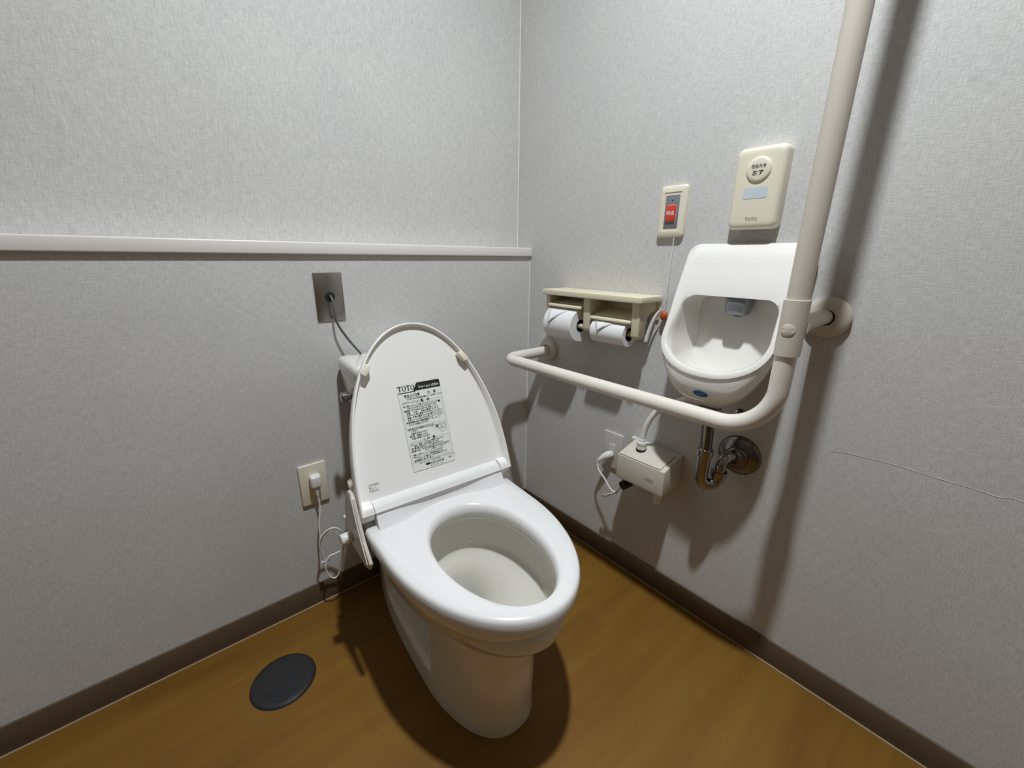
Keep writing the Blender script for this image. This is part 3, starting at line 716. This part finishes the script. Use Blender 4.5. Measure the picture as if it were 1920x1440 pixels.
MB().lathe((-.072, -.618, bz0 + .002), (0, 0, -1), [(0, .014), (.012, .014), (.014, .0115), (.036, .0105), (.038, .008)], 24).build('nozzle', CREAM, vb)
pl = MB()
def PF(x, y, z=0): return (-.0942 - z, -.598 - x, .408 + y)
def frm(F, mb, w, h, r, t, mi, z):
    a = rrect(w, h, r, 4); b = rrect(w - 2 * t, h - 2 * t, r - t, 4); n = len(a)
    mb.add([F(x, y, z) for x, y in a + b], [(i, (i + 1) % n, n + (i + 1) % n, n + i) for i in range(n)], mi)
frm(PF, pl, .026, .008, .002, .0008, 0, .0003)
serif_toto(pl, PF, -.0095, -.0021, .0042, 0, 1.1, .0003)
pl.build('maker_mark', INKG, vb, fix=False)

# right-wall outlet with its angled plug and cord
y1 = -.3775
wo2 = empty('wall_outlet', (0, y1 - .035, .34), 'white wall outlet plate low on the right wall beside the valve box', 'outlet')
MB().box(-.0075, -.0002, y1 - .070, y1, .340, .460, .002).build('cover_plate', OUTM, wo2)
MB().box(-.0105, -.006, y1 - .0465, y1 - .0235, .377, .423, .001, 2).build('socket', OUTM, wo2)
vc = empty('power_cord', (-.03, -.41, .40), 'short white cord with an angled plug hanging between the right outlet and valve box', 'power cord')
MB().tube([(-.010, y1 - .034, .388), (-.022, y1 - .033, .389), (-.034, y1 - .026, .385), (-.044, y1 - .014, .370), (-.046, y1 - .010, .360)], [.011, .0125, .010, .006, .003], 16).build('plug', WHITEP, vc)
MB().tube(spline([(-.046, y1 - .010, .362), (-.050, y1 - .022, .340), (-.056, -.430, .322), (-.060, -.455, .302), (-.063, -.478, .300), (-.064, -.484, .312)]), .0026, 10).tube(spline([(-.063, -.478, .300), (-.060, -.455, .284), (-.056, -.430, .268), (-.052, -.422, .262), (-.050, -.430, .258), (-.054, -.452, .278), (-.060, -.476, .298), (-.066, -.492, .322), (-.068, -.500, .348), (-.069, -.500, .3600)]), .0024, 10).build('cable', WHITEP, vc)
MB().lathe((-.062, -.474, .300), (.3, -1, .3), [(-.004, .004), (0, .0055), (.004, .004)], 12).build('cable_tie', WHITEP, vc)

# ================================================================== FLUSH SENSOR
sy0, sy1, sz0, sz1 = -.7725, -.6745, 1.048, 1.208
fs = empty('flush_sensor', (0, (sy0 + sy1) / 2, sz0), 'cream flush sensor box with a round push button above the hand basin', 'flush sensor')
def sring(d, w_, h_, r): return [(-d, (sy0 + sy1) / 2 - x, (sz0 + sz1) / 2 + y) for x, y in rrect(w_, h_, r, 8)]
SW, SHh = sy1 - sy0, sz1 - sz0
MB().loft([sring(.0005, SW, SHh, .013), sring(.018, SW, SHh, .013), sring(.024, SW - .001, SHh - .001, .013), sring(.028, SW - .004, SHh - .004, .012), sring(.031, SW - .010, SHh - .010, .011), sring(.0325, SW - .018, SHh - .018, .009), sring(.033, SW - .03, SHh - .03, .008)]).build('housing', CREAM, fs, angle=60)
bc = (-.0325, -.7245, 1.1635)
pb = MB().lathe(bc, (-1, 0, 0), [(0, .0245), (.002, .0242), (.0035, .0225), (.0042, .018), (.0045, .001)], 44).build('push_button', CREAM, fs, angle=50)
def SF(x, y, z=0): return (-.0372 - z, -.7245 - x, 1.1635 + y)
st = MB(); text_into(st, '便器洗浄', .0085, SF, 0, .0025, 0, 'CENTER', .85, 0); text_into(st, 'おす', .0115, SF, 0, -.0105, 0, 'CENTER', 1.0, .00018)
st.build('button_lettering', INK, pb, fix=False)
def SF2(x, y, z=0): return (-.0335 - z, -.7245 - x, y)
wn = MB(); wn.add([SF2(x, 1.119 + y) for x, y in rrect(.046, .021, .003, 4)], [tuple(range(20))], 0); wn.build('sensor_window', LENS, fs)
lg = MB(); serif_toto(lg, SF2, -.0125, 1.0655, .0058, 0, 1.0, .0002); lg.build('maker_mark', INKG, fs, fix=False)

# ================================================================== EMERGENCY BUTTON + PULL CORD
ey0, ey1, ez0, ez1 = -.5612, -.4912, 1.037, 1.157
eb = empty('call_button', (0, (ey0 + ey1) / 2, ez0), 'cream call button plate with a red button on a grey panel', 'call button')
def ering(d, w_, h_, r): return [(-d, (ey0 + ey1) / 2 - x, (ez0 + ez1) / 2 + y) for x, y in rrect(w_, h_, r, 6)]
MB().loft([ering(.0003, .070, .120, .008), ering(.007, .070, .120, .008), ering(.010, .068, .118, .0075), ering(.012, .063, .113, .006), ering(.012, .046, .090, .003), ering(.0105, .045, .089, .003)]).build('cover_plate', CREAM, eb, angle=50)
MB().box(-.0122, -.010, -.5262 - .0185, -.5262 + .0185, 1.097 - .038, 1.097 + .038, .001, 2).build('grey_panel', GREYPANEL, eb)
rb = MB().box(-.0165, -.012, -.5262 - .0120, -.5262 + .0120, 1.097 - .0225, 1.097 + .0145, .0016, 3).build('red_button', RED, eb)
def EF(x, y, z=0): return (-.0167 - z, -.5262 - x, 1.097 + y)
et = MB(); text_into(et, '呼出', .0110, EF, 0, -.0075, 0, 'CENTER', .95, .0001); et.build('button_lettering', PAPER, rb, fix=False)
fr_ = MB(); n = 28
a = rrect(.0275, .0405, .003, 6); b = rrect(.0245, .0375, .002, 6)
fr_.add([(-.0126, -.5262 - x, 1.093 + y) for x, y in a + b], [(i, (i + 1) % n, n + (i + 1) % n, n + i) for i in range(n)]); fr_.build('button_border', mat('pale_red_line', (.75, .35, .3), .5), eb, fix=False)
MB().lathe((-.0122, -.5262, 1.123), (-1, 0, 0), [(0, .0018), (.0005, .0017)], 12).build('indicator_lamp', BLACK, eb)
pcd = empty('pull_cord', (-.012, -.545, .84), 'thin pull cord with an orange ball and white paper tag below the call button', 'pull cord')
MB().tube([(-.009, -.5395, 1.038), (-.011, -.5405, .97), (-.013, -.5395, .852)], .0009, 8).build('string', WHITEP, pcd)
MB().lathe((-.013, -.5395, .853), (0, 0, -1), [(0, .001), (.001, .0045), (.004, .0078), (.010, .0092), (.017, .0088), (.022, .0062), (.024, .001)], 24).build('ball', ORANGE, pcd, angle=60)
tp = spline([(-.016, -.537, .856), (-.020, -.530, .852), (-.024, -.522, .838), (-.027, -.514, .815), (-.029, -.508, .790), (-.030, -.504, .766)], 5)
tg = MB(); vs = []
for p in tp:
    for dx in (-.0040, .0040): vs.append((p.x - dx * .9, p.y + dx * 1.0, p.z))
n = len(tp); tg.add(vs, [(2 * i, 2 * i + 1, 2 * i + 3, 2 * i + 2) for i in range(n - 1)])
tgo = tg.build('paper_tag', PAPER, pcd); so = tgo.modifiers.new('thick', 'SOLIDIFY'); so.thickness = .0008

# ================================================================== PAPER HOLDER
hz0, hz1 = .8755, .8915
hy0, hy1 = -.5235, -.170
HD = -.102
ph = empty('toilet_paper_holder', (0, (hy0 + hy1) / 2, .79), 'cream double toilet paper holder with a shelf top on the right wall', 'paper holder')
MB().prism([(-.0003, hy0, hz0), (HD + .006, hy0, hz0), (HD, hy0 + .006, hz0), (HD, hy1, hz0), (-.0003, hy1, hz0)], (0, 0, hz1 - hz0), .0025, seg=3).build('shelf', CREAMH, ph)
def bracket(ya, yb, name='bracket'):
    prof = [(-.001, hz0), (-.087, hz0), (-.083, .788), (-.077, .779), (-.059, .779), (-.053, .788), (-.051, .815), (-.044, .838), (-.028, .848), (-.001, .850)]
    return MB().prism([(x, ya, z) for x, z in prof], (0, yb - ya, 0), .0012).build(name, CREAMD, ph)
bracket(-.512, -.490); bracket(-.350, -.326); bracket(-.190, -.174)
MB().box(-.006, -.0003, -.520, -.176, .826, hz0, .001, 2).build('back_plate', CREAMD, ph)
def flap(ya, yb, zl, dl, zh):
    P = [(-.012, zh), (-.04, lerp(zh, zl, .3)), (-.07, lerp(zh, zl, .65)), (-(dl - .012), zl + .001)]
    r = [[(x, ya, z) for x, z in P] , [(x, yb, z) for x, z in P]]
    mb = MB(); n = len(P); V = []
    for y in (ya, yb):
        V += [(x, y, z + .001) for x, z in P] + [(x, y, z - .001) for x, z in P[::-1]]
    m = 2 * n; mb.add(V, [tuple(range(m))[::-1], tuple(range(m, 2 * m))] + [(i, (i + 1) % m, m + (i + 1) % m, m + i) for i in range(m)])
    mb.prism([(-dl + .014, ya, zl + .003), (-dl + .004, ya, zl + .0045), (-dl, ya, zl + .002), (-dl - .001, ya, zl - .003), (-dl + .002, ya, zl - .0055), (-dl + .008, ya, zl - .002)], (0, yb - ya, 0), .001)
    return mb.build('flap', CREAMH, ph)
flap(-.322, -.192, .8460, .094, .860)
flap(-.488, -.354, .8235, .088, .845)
for ya, yb, d_ in ((-.328, -.188, .070), (-.492, -.348, .062)):
    MB().tube([(-d_, ya, .789), (-d_, yb, .789)], .0075, 16).build('spindle', CREAMD, ph)
def roll(ya, yb, d_, z_, R, tri_y, tri_w, label, cat='toilet paper'):
    o = empty('toilet_paper_roll', (-d_, (ya + yb) / 2, z_ - R), label, cat, 'toilet paper rolls on the double holder')
    rc = .019
    MB().lathe((-d_, ya, z_), (0, 1, 0), [(.0, rc), (0, R - .001), (.001, R), (yb - ya - .001, R), (yb - ya, R - .001), (yb - ya, rc), (0, rc)], 56, cap=False).build('tissue', PAPER, o, angle=30)
    MB().lathe((-d_, ya + .0005, z_), (0, 1, 0), [(0, rc + .0001), (0, rc - .0012), (yb - ya - .001, rc - .0012), (yb - ya - .001, rc + .0001)], 32, cap=False).build('core', GREYM, o)
    # folded tip lying on the front of the roll: two flaps meeting in a point
    mb = MB()
    def S_(y, ang, r): return (-d_ - r * math.cos(ang), y, z_ + r * math.sin(ang))
    a0, a1 = math.radians(60), math.radians(5)
    n = 10; vs = []
    for i in range(n + 1):
        f = i / n; an = lerp(a0, a1, f)
        for g in (0, .25, .5, .75, 1): vs.append(S_(lerp(lerp(yb - .006, tri_y, f), lerp(tri_y - tri_w, tri_y, f), g), an, R + .001 + .0085 * f * (.4 + .6 * math.sin(g * PI))))
    mb.add(vs, [(5 * i + g, 5 * i + g + 1, 5 * i + g + 6, 5 * i + g + 5) for i in range(n) for g in range(4)])
    t = mb.build('folded_tip', PAPER, o); so = t.modifiers.new('thick', 'SOLIDIFY'); so.thickness = .0006
    return o
roll(-.306, -.194, .070, .790, .0480, -.222, .05, 'fuller toilet paper roll on the left side of the double holder, nearer the corner')
roll(-.473, -.361, .062, .7865, .0340, -.392, .05, 'thinner toilet paper roll on the right side of the double holder, nearer the basin')

# ================================================================== FLOOR CLEANOUT COVER
dc = empty('floor_cleanout_cover', (-.960, -.196, 0), 'dark grey round metal cleanout cover set in the wooden floor', 'floor cover')
MB().lathe((-.960, -.196, 0), (0, 0, 1), [(.0, .0715), (.0022, .0705), (.0045, .0680), (.0062, .0630), (.0066, .058), (.0066, .046), (.0060, .0455), (.0060, .0445), (.0066, .044), (.0068, .001)], 72).build('cover_disc', COVERM, dc, angle=20)
MB().lathe((-.950, -.205, .0066), (0, 0, 1), [(0, .0016), (.0004, .0015)], 12).build('screw', BLACK, dc)
# blue oval sticker on the basin's underside, laid on the surface
_dg = bpy.context.evaluated_depsgraph_get(); _dg.update()
ctr_ = Vector((-.1523, YC - .0027, .7029)); nrm = Vector((-.90, 0, -.43)).normalized()
hit, loc_, nn_, _i = bo.ray_cast(ctr_ + nrm * .10 - Vector(hb.location), -nrm)
if hit:
    loc_ = loc_ + Vector(hb.location); e1 = nn_.cross(Vector((0, 0, 1))).normalized(); e2 = nn_.cross(e1).normalized()
    mb = MB(); n = 32; rings_ = []
    for f_, l_ in ((1, .0002), (1, .0009), (.93, .0011), (.01, .0011)):
        ring = []
        for k in range(n):
            a = 2 * PI * k / n; p_ = loc_ + e1 * (.0165 * f_ * math.cos(a)) + e2 * (.0085 * f_ * math.sin(a))
            h2, l2, n2, _ = bo.ray_cast(p_ + nn_ * .03 - Vector(hb.location), -nn_)
            ring.append((l2 + Vector(hb.location) if h2 else p_) + nn_ * l_)
        rings_.append(ring)
    stk = mb.loft(rings_).build('round_sticker', BLUE, hb, angle=60)
    tag(stk, 'blue oval sticker with pale lettering')
    tm = MB()
    def KF(x, y, z=0):
        p_ = loc_ - e1 * x - e2 * y; h2, l2, n2, _ = bo.ray_cast(p_ + nn_ * .03 - Vector(hb.location), -nn_)
        return (l2 + Vector(hb.location) if h2 else p_) + nn_ * (.0014)
    text_into(tm, 'クリーン', .0045, KF, 0, -.0016, 0, 'CENTER', .9, .0001); tm.build('sticker_lettering', LENS, hb, fix=False)
